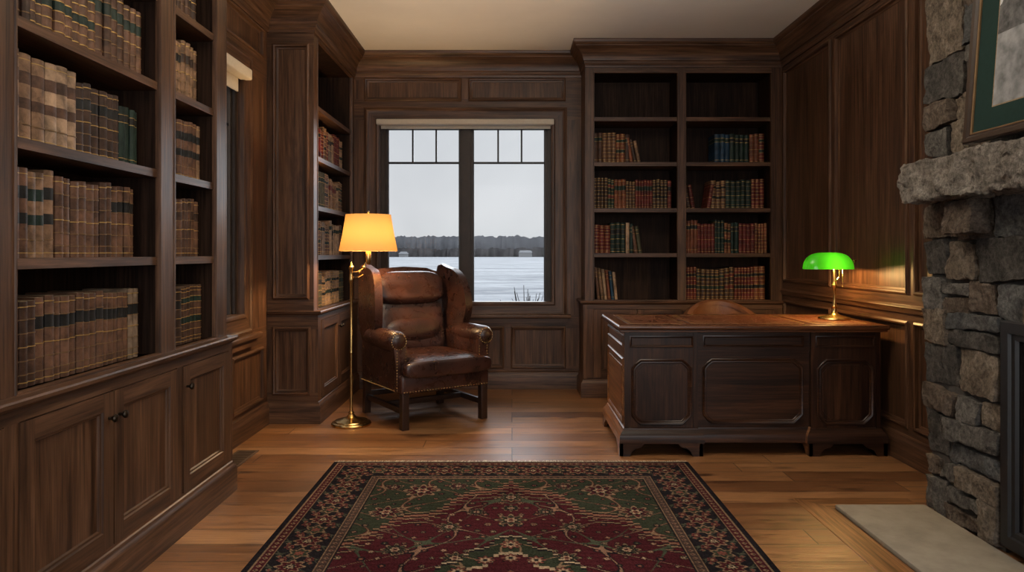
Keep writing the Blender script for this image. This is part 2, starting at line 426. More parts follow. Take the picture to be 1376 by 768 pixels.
# ------------------------------------------------------------------ bookcases
def bookcase(name, F, secs, ends, D, v_counter, shelves, mu, mv, ztop=2.76, doors=None, base_extra=.03, knobside=None):
    b = B(name)
    u0, u1 = ends
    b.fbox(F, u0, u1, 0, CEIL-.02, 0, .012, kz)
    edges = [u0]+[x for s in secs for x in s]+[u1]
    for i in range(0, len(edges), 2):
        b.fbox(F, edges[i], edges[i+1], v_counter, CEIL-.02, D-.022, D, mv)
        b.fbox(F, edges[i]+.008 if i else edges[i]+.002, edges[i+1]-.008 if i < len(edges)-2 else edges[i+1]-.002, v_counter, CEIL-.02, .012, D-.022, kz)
    for (a, c) in secs:
        b.fbox(F, a, c, ztop, CEIL-.02, D-.022, D, mu)
        b.fbox(F, a-.008, c+.008, ztop, ztop+.02, .012, D-.022, kz)
        for z in shelves:
            b.fbox(F, a-.008, c+.008, z-.033, z, .012, D-.012, mu)
        b.sweep(F, rect(a, c, v_counter+.002, ztop), [(-.004, D), (-.002, D+.004), (.004, D+.004), (.006, D-.004), (.006, D-.02)], (mu, mv))
    E = D+base_extra
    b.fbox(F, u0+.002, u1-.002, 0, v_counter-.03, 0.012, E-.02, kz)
    us = [u0]+[x for d in doors for x in d]+[u1]
    for i in range(0, len(us), 2): b.fbox(F, us[i], us[i+1], .13, v_counter-.03, E-.02, E, mv)
    b.fbox(F, u0, u1, v_counter-.07, v_counter-.03, E-.019, E+.0005, mu); b.fbox(F, u0, u1, .0, .165, E-.019, E+.0005, mu)
    for k, (a, c) in enumerate(doors):
        g = .003; z0 = .165+g; z1 = v_counter-.07-g; a += g; c -= g; w = .062
        b.fbox(F, a, a+w, z0, z1, E-.018, E+.004, mv); b.fbox(F, c-w, c, z0, z1, E-.018, E+.004, mv)
        b.fbox(F, a+w, c-w, z0, z0+w, E-.018, E+.004, mu); b.fbox(F, a+w, c-w, z1-w, z1, E-.018, E+.004, mu)
        b.fbox(F, a+w, c-w, z0+w, z1-w, E-.018, E-.012, mv)
        b.sweep(F, rect(a+w, c-w, z0+w, z1-w), [(0, E+.004), (.004, E-.003), (.010, E-.005), (.014, E-.0119)], (mu, mv))
        if knobside:
            ku = a+.03 if knobside[k] < 0 else c-.03
            p = F(ku, z1-.09, E+.004); q = F(ku, z1-.09, E+.03)
            d = Vector(q)-Vector(p)
            M = Matrix.Translation(p) @ d.to_track_quat('Z', 'Y').to_matrix().to_4x4()
            b.lathe([(.006, 0), (.006, .012), (.012, .018), (.015, .024), (.013, .03), (.0, .033)], (0, 0, 0), bronze, 16, M)
    return b, E
def case_trim(b, path, z, E, mats):
    b.sweep(FZ, path, [(-.03, z-.03), (.008, z-.03), (.014, z-.024), (.024, z-.018), (.026, z-.006), (.022, z+.0005), (-.06, z+.0005)], mats, False)
    b.sweep(FZ, path, [(.0, .155), (.006, .15), (.010, .135), (.018, .128), (.022, .115), (.022, 0), (-.01, 0)], mats, False)

shl = [1.195, 1.557, 1.92, 2.29, 2.63]
secsL = [(.26, 1.10), (1.20, 2.00), (2.10, 2.97), (3.09, 3.53)]
FLw = FL(XL)
b, E = bookcase('bookcase', FLw, secsL, (.2, 3.64), .30, .79, shl, wy, wz,
                doors=[(.24, .66), (.66, 1.08), (1.15, 1.58), (1.58, 2.01), (2.07, 2.56), (2.56, 3.05), (3.10, 3.60)],
                knobside=[1, -1, 1, -1, 1, -1, -1])
xf = XL+E
case_trim(b, [(xf-.28, 3.64), (xf, 3.64), (xf, .2)], .79, E, (wx, wy))
b.fbox(FB(3.655), XL+.01, XL+.30, .79, CEIL-.02, -.001, .012, wz)
b.fbox(FB(3.655), XL+.01, xf, .0, .77, -.001, .012, wz)
b.finish((-1.6, 1.9, 0))

shf = [1.195, 1.557, 1.92, 2.29]
b, E = bookcase('bookcase', FLw, [(5.18, 6.30)], (5.10, YB-.02), .35, .80, shf, wy, wz,
                doors=[(5.17, 5.70), (5.70, 6.23)], knobside=[1, -1], base_extra=.03)
xf = XL+E
case_trim(b, [(xf, YB-.02), (xf, 5.085), (XL+.02, 5.085)], .80, E, (wx, wy))
Fe = FB(5.098)
panelled(b, Fe, XL+.018, XL+.35, .80, CEIL-.02, .018, [(XL+.075, XL+.30, .90, 2.68)], wx, wz)
panelled(b, Fe, XL+.018, xf, .0, .78, .018, [(XL+.075, XL+.31, .22, .67)], wx, wz)
b.finish((-1.6, 5.75, 0))

shr = [1.21, 1.59, 1.98, 2.36]
FRb = FB(YB)
b, E = bookcase('bookcase', FRb, [(.69, 1.40), (1.465, 2.19)], (.63, XR-.02), .37, .81, shr, wx, wz, ztop=2.735,
                doors=[(.68, 1.05), (1.05, 1.42), (1.46, 1.83), (1.83, 2.2)], knobside=[1, -1, 1, -1])
yf = YB-E
case_trim(b, [(XR-.02, yf), (.60, yf), (.60, YB-.02)], .81, E, (wx, wy))
b.fbox(FR(.63), YB-.37, YB-.02, .81, CEIL-.02, -.001, .012, wz)
b.fbox(FR(.63), yf, YB-.02, 0, .79, -.001, .03, wz)
b.finish((1.46, 6.2, 0))

# ------------------------------------------------------------------ books
def lm(name, c): return leather(name, tuple(x*.42 for x in c), tuple(x*1.35 for x in c), .5, 16, .25)
L = dict(tan=lm('book_tan', (.23, .130, .072)), brown=lm('book_brown', (.135, .066, .038)), dark=lm('book_dark_brown', (.05, .026, .017)),
         red=lm('book_oxblood', (.12, .020, .015)), green=lm('book_green', (.013, .026, .019)), blue=lm('book_blue', (.012, .036, .066)),
         black=lm('book_black', (.014, .013, .012)), parch=lm('book_parchment', (.34, .22, .135)), olive=lm('book_olive', (.07, .062, .032)),
         rust=lm('book_rust', (.18, .056, .026)), umber=lm('book_umber', (.082, .040, .024)), grey=lm('book_grey_calf', (.20, .138, .092)))
def book(b, F, u, v, w, h, d, nf, col, lab, style, lean=0.):
    segs = []
    if style == 'band':
        bands = [.05, .14, .30, .46, .62, .78, .93]; f = 0
        for i, q in enumerate(bands):
            segs.append((f, q, lab if (i == 5 and lab) else col, 0)); segs.append((q, q+.013, gold if (i in (0, 6, 3)) else gold_dim, .0026)); f = q+.013
        segs.append((f, 1, col, 0))
    elif style == 'gilt':
        bands = [.04, .10, .22, .34, .46, .58, .70, .80, .90, .96]; f = 0
        for i, q in enumerate(bands):
            segs.append((f, q, lab if (i in (4, 7) and lab) else col, 0)); segs.append((q, q+.012, gold, .002)); f = q+.012
        segs.append((f, 1, col, 0))
    elif style == 'lab2':
        segs = [(0, .05, col, 0), (.05, .06, gold, .0008), (.06, .20, col, 0), (.20, .212, gold_dim, .0025), (.212, .38, col, 0), (.38, .50, lab, .0008), (.50, .66, col, 0), (.66, .80, lab, .0008), (.80, .93, col, 0), (.93, .94, gold, .0008), (.94, 1, col, 0)]
    else:
        segs = [(0, .10, col, 0), (.10, .112, gold, .0006), (.112, .72, col, 0), (.72, .732, gold, .0006), (.732, .85, lab or col, 0), (.85, .862, gold, .0006), (.862, 1, col, 0)]
    N = 6
    bl = min(.010, w*.25)
    def ring(z, e):
        pts = [(0, nf-d), (0, nf-bl)]
        for i in range(1, N): 
            t = i/N; pts.append((w*t, nf-bl+(bl+e)*math.sin(math.pi*t)**.6))
        pts += [(w, nf-bl), (w, nf-d)]
        out = []
        ca, sa = math.cos(lean), math.sin(lean)
        pu = 0 if lean >= 0 else w
        for p, n in pts:
            du = p-pu; out.append(F(u+pu+du*ca+z*sa*1.0, v+z*ca-du*sa, n))
        return out
    vs = []; fs = []; ms = []; K = N+3
    first = True
    for (a, c, m, e) in segs:
        r1 = ring(a*h, e); r2 = ring(c*h, e); base_ = len(vs)
        vs += r1+r2
        for i in range(K-1):
            fs.append((base_+i, base_+i+1, base_+K+i+1, base_+K+i)); ms.append(m)
        if not first:
            for i in range(K-1):
                fs.append((base_-K+i, base_-K+i+1, base_+i+1, base_+i)); ms.append(m)
        first = False
    fs.append(tuple(range(K))); ms.append(col)
    n = len(vs); fs.append(tuple(range(n-K, n))); ms.append(page)
    b.add(vs, fs, ms)
def row(b, F, u0, u1, v, nf, d, sets, rnd):
    u = u0; 
    for (fr, cols, labs, st, hh, ww) in sets:
        end = u0+(u1-u0)*fr
        def pick(): return rnd.uniform(*hh), rnd.uniform(*ww), rnd.choice(cols), rnd.choice(labs), rnd.randint(2, 6), (rnd.choice(st) if isinstance(st, list) else st)
        H, Wd, cc, ll, left, sty = pick()
        while True:
            w = Wd*rnd.uniform(.88, 1.12)
            if u+w > end+.005: break
            book(b, F, u, v+.0005, w, H*rnd.uniform(.975, 1.02), d, nf-rnd.uniform(0, .012), L[cc], L[ll] if ll else (L['black'] if sty == 'lab2' else None), sty)
            u += w+.0014; left -= 1
            if left == 0: H, Wd, cc, ll, left, sty = pick()
    return u
rb = random.Random(21)
b = B('books'); F = FLw; nf = .245; d = .19
mid = (.034, .047)
lb = ['black', 'black', 'dark', 'umber', None, 'green']
for (a, c) in [(1.2, 2.0), (2.10, 2.97)]:
    row(b, F, a+.004, c-.04, .79, nf, d, [(1, ['brown', 'umber', 'brown', 'tan', 'grey'], ['green', 'black', 'black', 'dark'], ['band', 'band', 'gilt'], (.262, .285), mid)], rb)
    row(b, F, a+.004, c-.05, 1.195, nf, d, [(.35, ['tan', 'brown'], ['green', 'black'], 'lab2', (.275, .285), mid), (1, ['brown', 'tan', 'umber', 'brown'], lb, ['band', 'band', 'gilt'], (.255, .285), mid)], rb)
    row(b, F, a+.004, c-.05, 1.557, nf, d, [(.52, ['parch', 'tan', 'parch'], ['umber', 'dark'], 'lab2', (.27, .285), (.05, .058)), (.84, ['dark', 'brown', 'umber'], ['dark', 'black'], 'band', (.245, .26), (.034, .045)), (1, ['black', 'green', 'red'], ['black'], 'plain', (.2, .24), (.025, .035))], rb)
    row(b, F, a+.004, c-.03, 1.92, nf, d, [(1, ['brown', 'dark', 'tan', 'umber'], lb, ['band', 'gilt'], (.26, .29), mid)], rb)
    row(b, F, a+.004, c-.03, 2.29, nf, d, [(1, ['dark', 'brown', 'umber'], ['black'], 'band', (.24, .28), mid)], rb)
a, c = 3.094, 3.49
row(b, F, a, c, .79, nf, d, [(1, ['brown', 'dark', 'umber'], lb, ['band', 'gilt'], (.24, .28), (.03, .042))], rb)
row(b, F, a, c, 1.195, nf, d, [(1, ['tan', 'brown', 'umber'], lb, 'band', (.24, .28), (.03, .042))], rb)
row(b, F, a, c, 1.557, nf, d, [(1, ['tan', 'parch', 'brown'], ['black', 'dark'], 'lab2', (.25, .28), (.03, .042))], rb)
row(b, F, a, c, 1.92, nf, d, [(1, ['tan', 'brown', 'dark'], lb, 'band', (.24, .28), (.03, .042))], rb)
row(b, F, a, c, 2.29, nf, d, [(1, ['dark', 'umber', 'brown'], ['black'], 'band', (.22, .26), (.03, .042))], rb)
b.finish((-1.6, 1.9, .79))
b = B('books'); nf = .30; d = .2; a = 5.19
for z, e, cs in ((.80, 6.22, ['dark', 'olive', 'grey', 'brown', 'parch']), (1.195, 6.2, ['grey', 'brown', 'tan', 'parch']), (1.557, 6.2, ['parch', 'brown', 'tan', 'olive']), (1.92, 6.2, ['brown', 'grey', 'red', 'parch'])):
    row(b, FLw, a, e, z, nf, d, [(1, cs, ['black', 'green', 'red'], ['band', 'gilt', 'plain'], (.23, .285), (.022, .04))], rb)
b.finish((-1.6, 5.7, .80))
b = B('books'); nf = .30; d = .2; F = FRb
redset = ['red', 'dark', 'red', 'rust', 'green', 'red', 'umber', 'black', 'brown']; labs = ['black', 'red', 'green', None]
def rr_(u0, u1, z, hh, cs=redset, st=['gilt', 'band', 'gilt', 'plain']): return row(b, F, u0, u1, z, nf, d, [(1, cs, labs, st, hh, (.022, .044))], rb)
e = rr_(.695, 1.01, 1.98, (.235, .268), ['brown', 'dark', 'umber', 'rust'])
for k, cc in enumerate(('rust', 'dark', 'tan')): book(b, F, e+.004+k*.032, 1.981, .026, .22-.012*k, d, nf, L[cc], None, 'plain', -.16 if k == 0 else -.2)
e = rr_(.695, 1.385, 1.59, (.225, .28))
e = rr_(.70, .98, 1.21, (.24, .265), ['red', 'dark', 'red', 'green'])
book(b, F, e+.002, 1.211, .03, .26, d, nf, L['parch'], None, 'plain'); book(b, F, e+.036, 1.211, .03, .25, d, nf, L['green'], None, 'plain')
for k, cc in enumerate(('brown', 'olive')): book(b, F, e+.075+k*.036, 1.2115, .03, .235, d, nf, L[cc], None, 'plain', -.15)
e = .70
for k, cc in enumerate(('brown', 'tan', 'parch', 'rust', 'blue', 'parch')): book(b, F, e+.03+k*.030, .811, .024, .28-.008*k, d, nf, L[cc], None, 'plain', -.10)
e = rr_(1.735, 1.87, 1.98, (.235, .245), ['blue'], 'plain'); rr_(e, 2.185, 1.98, (.235, .26), ['dark', 'red', 'green', 'brown', 'rust'])
for k, cc in enumerate(('dark', 'red')): book(b, F, 1.50+k*.036, 1.5905, .03, .21, d, nf, L[cc], None, 'band', -.17)
book(b, F, 1.665, 1.5905, .03, .21, d, nf, L['red'], None, 'band', .16)
rr_(1.70, 2.185, 1.59, (.225, .275), ['green', 'red', 'brown', 'dark', 'rust'])
rr_(1.47, 2.185, 1.21, (.235, .285), ['red', 'dark', 'red', 'green', 'brown', 'rust'])
rr_(1.47, 2.185, .81, (.245, .29), ['dark', 'red', 'rust', 'brown', 'black', 'red'], 'gilt')
b.finish((1.46, 6.2, .81))

# ------------------------------------------------------------------ rough stone blocks
def rough(b, x0, x1, y0, y1, z0, z1, n, amp, sc, rnd_, mat, seed, skew=0.):
    nx, ny, nz = n; key = {}; vs = []; fs = []
    rr = random.Random(seed); sk = [rr.uniform(-skew, skew) for _ in range(8)]
    tl = (rr.uniform(-.06, .06), rr.uniform(-.09, .09))
    def vert(i, j, k):
        q = (i, j, k)
        if q in key: return key[q]
        p = Vector((2*i/nx-1, 2*j/ny-1, 2*k/nz-1))
        hx, hy, hz = (x1-x0)/2, (y1-y0)/2, (z1-z0)/2
        P = Vector((p.x*hx, p.y*hy, p.z*hz)); H = Vector((hx, hy, hz)); r = rnd_
        I = Vector([max(-(h-r), min(h-r, c)) for c, h in zip(P, H)])
        d = P-I
        if d.length > 1e-6 and d.length > r: P = I+d.normalized()*r
        if skew: P.x += min(.012, max(-.012, tl[0]*P.y+tl[1]*P.z))
        a, c = (p.y+1)/2, (p.z+1)/2
        P.y += sk[0]*(1-c)*(a)+sk[1]*c*a+sk[2]*(1-c)*(1-a)+sk[3]*c*(1-a)
        P.z += sk[4]*(1-a)*c+sk[5]*a*c+sk[6]*(1-a)*(1-c)+sk[7]*a*(1-c)
        W = Vector(((x0+x1)/2+P.x, (y0+y1)/2+P.y, (z0+z1)/2+P.z))
        s_ = Vector((seed*1.7, seed*.3, 0))
        nv = noise.noise_vector(W*sc+s_)*amp+noise.noise_vector(W*sc*3.1+s_)*amp*.6
        W += nv
        key[q] = len(vs); vs.append(W[:]); return key[q]
    def face(f, a, c):
        for i in range(a):
            for j in range(c): fs.append((vert(*f(i, j)), vert(*f(i+1, j)), vert(*f(i+1, j+1)), vert(*f(i, j+1))))
    face(lambda i, j: (0, i, j), ny, nz); face(lambda i, j: (nx, i, j), ny, nz)
    face(lambda i, j: (i, 0, j), nx, nz); face(lambda i, j: (i, ny, j), nx, nz)
    face(lambda i, j: (i, j, 0), nx, ny); face(lambda i, j: (i, j, nz), nx, ny)
    b.add(vs, fs, mat)
XS = 1.975; SY = 3.42; OP = (1.55, 2.90, 0.0, .945)
b = B('fireplace')
b.box(2.0, XR-.02, .8, OP[0], 0, CEIL-.001, mortar); b.box(2.0, XR-.02, OP[1], SY-.02, 0, CEIL-.001, mortar)
b.box(2.0, XR-.02, OP[0], OP[1], OP[3], CEIL-.001, mortar)
rs = random.Random(12); z = 0.0; sd = 1
rows_ = [.17, .10, .205, .12, .20, .15]
zz = [0]
for r_ in rows_: zz.append(zz[-1]+r_)
while zz[-1] < CEIL-.12: zz.append(min(CEIL-.002, zz[-1]+rs.uniform(.09, .22)))
if zz[-1] < CEIL-.002: zz[-1] = CEIL-.002
last = -1
for j in range(len(zz)-1):
    z0, z1 = zz[j], zz[j+1]
    spans = [(.82, SY)] if z0 >= OP[3]-.001 else [(.82, OP[0]), (OP[1], SY)]
    for (a, c) in spans:
        y = c
        while y > a+.02:
            w = rs.uniform(.12, .36); 
            if y-w < a+.10: w = y-a
            if w > .18 and (z1-z0) > .15 and rs.random() < .35:
                parts = [(y-w, y, z0, (z0+z1)/2+rs.uniform(-.025, .025))]; parts.append((y-w, y, parts[0][3], z1))
            elif w > .26 and rs.random() < .5:
                k = y-w*rs.uniform(.35, .65); parts = [(y-w, k, z0, z1), (k, y, z0, z1)]
            else: parts = [(y-w, y, z0, z1)]
            for (p0, p1, q0, q1) in parts:
                g = .004; pr = rs.uniform(-.018, .010)
                kk = rs.choice([0, 0, 1, 1, 2, 3, 4, 4, 1])
                if kk == last: kk = (kk+rs.randint(1, 4)) % 5
                last = kk
                rough(b, XS+pr, XS+.17, p0+g, p1-g+(rs.uniform(-.005, .012) if p1 == SY else 0), max(q0+g, .004), q1-g, (3, 13, 11), .010, 17, .008, stones[kk], sd, .016); sd += 1
            y -= w
b.box(2.26, 2.275, OP[0], OP[1], 0, OP[3], black); b.box(2.0, 2.27, OP[0]+.0, OP[0]+.01, 0, OP[3], black); b.box(2.0, 2.27, OP[1]-.01, OP[1], 0, OP[3], black)
b.box(2.0, 2.27, OP[0], OP[1], OP[3]-.01, OP[3], black); b.box(2.0, 2.27, OP[0], OP[1], .03, .04, black)
Ff = FR(2.0)
b.sweep(Ff, rect(OP[0]+.004, OP[1]-.004, .03, OP[3]-.004), [(0, 0), (0, .02), (.008, .026), (.05, .026), (.055, .014), (.075, .014), (.08, 0)], black)
b.fbox(Ff, OP[0]+.07, OP[1]-.07, .09, OP[3]-.08, -.008, -.002, flat('firebox_glass', (.008, .008, .008), .15, 0, .05, 3, 0, .3))
b.finish((2.1, 2.2, 0), smooth=26)
b = B('fireplace_mantel')
rough(b, 1.825, 1.975, 1.15, 3.37, 1.445, 1.625, (9, 160, 15), .018, 15, .010, stone_mantel, 77, 0)
rough(b, 1.885, 1.975, 2.93, 3.13, 1.30, 1.45, (5, 8, 6), .012, 11, .012, stones[4], 78, .01)
rough(b, 1.885, 1.975, 1.35, 1.55, 1.30, 1.45, (5, 8, 6), .012, 11, .012, stones[4], 79, .01)
b.finish((1.9, 2.2, 1.4), smooth=26)
b = B('hearth'); b.rbox(1.53, 1.955, .9, 3.385, .0, .022, .005, hearth_m, seg=2)
b.finish((1.75, 2.1, 0))
b = B('trim_2')
OK = ((.12, .05, .018), (.21, .093, .034), (.30, .142, .056), .34)
oak_y = wood('oak_border_y', 1, *OK); oak_x = wood('oak_border_x', 0, *OK)
b.sweep(FZ, [(1.528, .9), (1.528, 3.387), (1.95, 3.387)][::-1], [(0, .0), (0, .0025), (-.138, .0025), (-.14, 0)], (oak_x, oak_y), False)
b.finish((1.6, 2.5, 0))

b = B('framed_picture')
M = Matrix.Translation((1.85, 2.0, 1.650)) @ Matrix.Rotation(.075, 4, 'Y')
Fp0 = lambda u, v, n: tuple(M @ Vector((-n, u, v)))
W_, H_ = .91, .92
b.sweep(Fp0, rect(0, W_, 0, H_), [(0, -.012), (0, .014), (.006, .02), (.022, .018), (.030, .010), (.036, .010)], frame_dark)
b.sweep(Fp0, rect(0, W_, 0, H_), [(.035, .0101), (.038, .0115), (.041, .008), (.041, 0)], gold_dim)
def quad(F, u0, u1, v0, v1, n, m): b.add([F(u0, v0, n), F(u1, v0, n), F(u1, v1, n), F(u0, v1, n)], [(0, 1, 2, 3)], m)
quad(Fp0, 0, W_, 0, H_, -.012, frame_dark); quad(Fp0, .04, W_-.04, .04, H_-.04, .002, mat_green)
b.sweep(Fp0, rect(.145, W_-.145, .125, H_-.125), [(0, .0025), (.006, .0025)], page)
quad(Fp0, .15, W_-.15, .13, .42, .003, photo_lake); quad(Fp0, .15, W_-.15, .42, H_-.13, .003, photo_sky)
N_ = 60; rp = random.Random(3)
top = [(.151+(W_-.302)*i/N_, .47+.06*noise.noise(Vector((i*.13, 2, 1)))+.02*rp.random()+.07*math.exp(-((i-52)/9)**2)) for i in range(N_+1)]
vs = [Fp0(u, .405, .0036) for u, v in top]+[Fp0(u, v, .0036) for u, v in top]
b.add(vs, [(i, i+1, N_+2+i, N_+1+i) for i in range(N_)], photo_tree)
b.finish((1.87, 2.45, 1.63))

# ------------------------------------------------------------------ rug
def rug():
    Wd, Ln = 2.03, 3.0; y1 = 4.115; x0 = -.005-Wd/2+.0; st = .004
    nu = int(Wd/st)+1; nv = int(Ln/st)+1
    u = np.linspace(-Wd/2, Wd/2, nu); v = np.linspace(0, Ln, nv)
    Ug, Vg = np.meshgrid(u, v); U = np.abs(Ug); V = np.minimum(Vg, Ln-Vg)
    d = np.minimum(Wd/2-U, V); side = (Wd/2-U) < V
    s = np.where(side, Vg-Ln/2, Ug)
    navy = (.014, .012, .014); mar = (.050, .0125, .0155); grn = (.028, .033, .022); cream = (.30, .225, .15); rose = (.14, .050, .038); tan = (.185, .12, .075)
    C = np.zeros((nv, nu, 3)); C[:] = mar
    def put(m, c): C[m] = c
    q = np.round(U/.028)*.028
    m = V-(.365+q*1.12+.05*np.sin(q*22))
    put(m < 0, grn)
    vine = lambda a, b_, k, w: np.abs(np.sin(a*k+2.2*np.sin(b_*k*.55))-np.cos(b_*k*.8)) < w
    put((m < 0) & vine(U, V, 26, .15), (.06, .018, .018))
    put((m < 0) & vine(U, V, 26, .06), tan)
    put((m >= 0) & vine(U, V-.3, 17, .12), navy)
    put((m >= 0) & vine(U, V-.3, 17, .045), (.19, .11, .075))
    put((m >= 0) & vine(V, U+.2, 14, .05), (.05, .058, .038))
    def stamp(cx, cy, r, c1, c2, c3, k=6, rot=0., sq=1.):
        dx_ = (U-cx); dy_ = (V-cy)*sq; rr = np.hypot(dx_, dy_)
        near = rr < r*1.5
        th = np.arctan2(dy_[near], dx_[near])+rot; r0 = rr[near]; rad = r*(1+.28*np.cos(k*th))
        col = C[near]; col[r0 < rad+.006] = navy; col[r0 < rad] = c1; col[r0 < rad*.66] = c2; col[r0 < rad*.33] = c3; C[near] = col
    rg = np.random.RandomState(4)
    for iu in range(0, 10):
        for iv in range(0, 18):
            cx = (iu+.5*(iv % 2))*.075+rg.uniform(-.012, .012)+(.0 if iu else 0); cy = .35+iv*.068+rg.uniform(-.010, .010)
            mm = cy-(.365+cx*1.12)
            if abs(mm) < .05 or cx > .69 or cy > 1.5: continue
            if iu == 0 and iv % 2 == 0: cx = 0
            pal = [(rose, cream, mar), (tan, grn, cream), (tan, rose, navy), (grn, tan, mar), (grn, rose, tan), (navy, rose, tan), (navy, grn, tan)] if mm > 0 else [(rose, tan, navy), (mar, tan, rose), (tan, mar, cream), (navy, tan, mar), (navy, rose, navy)]
            p_ = pal[rg.randint(len(pal))]
            stamp(cx, cy, rg.uniform(.007, .014), *p_, k=rg.choice([4, 5, 6, 8]), rot=rg.uniform(0, 3))
    for (cx, cy, r) in ((0, .60, .045), (0, .90, .05), (.27, .98, .038), (.47, 1.22, .04), (.22, 1.3, .04), (.45, .50, .065), (.58, .80, .055), (.27, .43, .035), (.6, .45, .03), (0, .75, .03), (.16, .80, .03)):
        mm = cy-(.365+cx*1.12)
        stamp(cx, cy, r*1.15, *((tan, grn, rose) if mm > 0 else (tan, mar, cream)), k=8)
        stamp(cx, cy, r*.85, *((grn, mar, rose) if mm > 0 else (mar, navy, cream)), k=8)
        stamp(cx, cy, r*.45, cream, rose, navy, k=6)
    put(np.abs(m) < .024, navy); put(np.abs(m) < .013, rose); put(np.abs(m) < .004, tan); put(np.abs(m-.034) < .005, tan); put(np.abs(m-.085) < .011, navy); put(np.abs(m-.085) < .004, tan); put(np.abs(m+.037) < .005, tan)
    q2 = np.round(U/.02)*.02
    dm = q2/.38+np.abs(V-1.5)/.46
    dm = dm+.05*np.cos(q2*60)
    reg = dm < 1; put(reg, grn); put(reg & vine(U, V, 34, .12), tan); put((dm > .92) & (dm < 1.0), navy); put((dm > .955) & (dm < .98), cream)
    put(dm < .62, mar); put((dm > .57) & (dm < .62), cream)
    for (cx, cy, r) in ((0, 1.5, .07), (0, 1.17, .035), (.2, 1.42, .03), (.1, 1.32, .03), (0, 1.30, .03)): stamp(cx, cy, r, rose, cream, navy, k=8)
    bo = .316
    put(d < bo, tan)
    mb = (d > .075) & (d < .262); put(mb, navy)
    p = .244; dc = d-.168
    put(mb & vine(s, dc, 52, .12), (.052, .054, .038))
    put(mb & (np.abs(dc-.055*np.sin(2*np.pi*s/p)) < .005), tan)
    put(mb & (np.abs(dc+.055*np.sin(2*np.pi*s/p)) < .004), (.13, .045, .035))
    def bst(off, dcc, r, c1, c2, c3, k=8):
        ph2 = ((s+off)/p-np.floor((s+off)/p)-.5)*p; rr = np.hypot(ph2, d-.168-dcc); th = np.arctan2(d-.168-dcc, ph2)
        rad = r*(1+.2*np.cos(k*th)); put(mb & (rr < rad+.005), navy); put(mb & (rr < rad), c1); put(mb & (rr < rad*.82), c2); put(mb & (rr < rad*.42), c3)
    bst(0, 0, .052, tan, mar, tan); bst(0, 0, .016, grn, cream, navy, 5); bst(p/2, 0, .042, tan, grn, rose, 6)
    for o, dcc in ((p*.25, .058), (p*.75, -.058), (p*.25, -.05), (p*.75, .05)): bst(o, dcc, .018, rose, mar, tan, 5)
    for o, dcc in ((p*.12, .07), (p*.38, -.07), (p*.62, .07), (p*.88, -.07)): bst(o, dcc, .010, (.10, .11, .07), rose, rose, 4)
    g1 = (d > .03) & (d < .066); put(g1, mar); t1 = (s/.036-np.floor(s/.036)-.5)*.036
    put(g1 & (np.abs(t1)+np.abs(d-.048) < .012), tan); put(g1 & (np.abs(t1)+np.abs(d-.048) < .006), navy)
    g2 = (d > .271) & (d < .307); put(g2, (.05, .033, .028)); put(g2 & (np.abs(t1)+np.abs(d-.289) < .013), (.14, .09, .06)); put(g2 & (np.abs(t1)+np.abs(d-.289) < .006), mar)
    put(d < .022, navy); put((d > .262) & (d < .266), navy); put((d > .070) & (d < .075), navy); put((d > .312) & (d < .318), navy)
    C *= rg.uniform(.62, 1.36, (nv, nu, 1)); 
    wear = 1+.10*np.sin(Vg*9+2*np.sin(Ug*5))+.08*np.sin(Vg*170+np.sin(Ug*13)*2); C *= wear[..., None]
    verts = np.zeros((nv, nu, 3)); verts[..., 0] = Ug+x0+Wd/2; verts[..., 1] = y1-Vg; verts[..., 2] = .0105+rg.uniform(-.0005, .0005, (nv, nu))
    idx = np.arange(nv*nu).reshape(nv, nu)
    fcs = np.stack([idx[:-1, :-1], idx[1:, :-1], idx[1:, 1:], idx[:-1, 1:]], -1).reshape(-1, 4)
    vlist = verts.reshape(-1, 3).tolist(); flist = fcs.tolist(); nvv = len(vlist); cols = C.reshape(-1, 3).tolist()
    X0, X1, Y0, Y1 = x0, x0+Wd, y1-Ln, y1
    vlist += [(X0-.004, Y0, 0), (X1+.004, Y0, 0), (X1+.004, Y1, 0), (X0-.004, Y1, 0), (X0-.004, Y0, .0095), (X1+.004, Y0, .0095), (X1+.004, Y1, .0095), (X0-.004, Y1, .0095)]
    o = nvv; flist += [[o, o+3, o+2, o+1], [o, o+1, o+5, o+4], [o+1, o+2, o+6, o+5], [o+2, o+3, o+7, o+6], [o+3, o, o+4, o+7], [o+4, o+5, o+6, o+7]]
    cols += [navy]*8
    rf = random.Random(9)
    for yy, sg in ((Y1, 1), (Y0, -1)):
        x = X0
        while x < X1:
            l = rf.uniform(.028, .055); dx_ = rf.uniform(-.012, .012); o = len(vlist); w = .0055
            vlist += [(x, yy-.003*sg, .011), (x+w, yy-.003*sg, .011), (x+w*.7+dx_, yy+l*sg, .004), (x+w*.2+dx_, yy+l*sg, .004)]
            flist.append([o, o+1, o+2, o+3] if sg < 0 else [o+3, o+2, o+1, o]); cols += [(.62, .55, .44)]*4
            x += .0068
    me = bpy.data.meshes.new('persian_rug'); me.from_pydata(vlist, [], flist)
    at = me.color_attributes.new('rug_col', 'FLOAT_COLOR', 'POINT')
    ca = np.ones((len(vlist), 4)); ca[:, :3] = np.array(cols); at.data.foreach_set('color', ca.ravel())
    m_, t, bs = nt('wool_pile')
    a = t.nodes.new('ShaderNodeAttribute'); a.attribute_name = 'rug_col'
    n = noisen(t, mapping(t, (1, 1, 1)), 260, 2)
    rmp = ramp(t, [(.3, (.75, .75, .75)), (.7, (1.2, 1.2, 1.2))]); t.links.new(n.outputs[0], rmp.inputs[0])
    t.links.new(mix(t, 'MULTIPLY', 1., a.outputs['Color'], rmp.outputs[0]), bs.inputs['Base Color'])
    bs.inputs['Roughness'].default_value = 1.; bs.inputs['Specular IOR Level'].default_value = .0
    bump(t, bs, n.outputs[0], .2, .003)
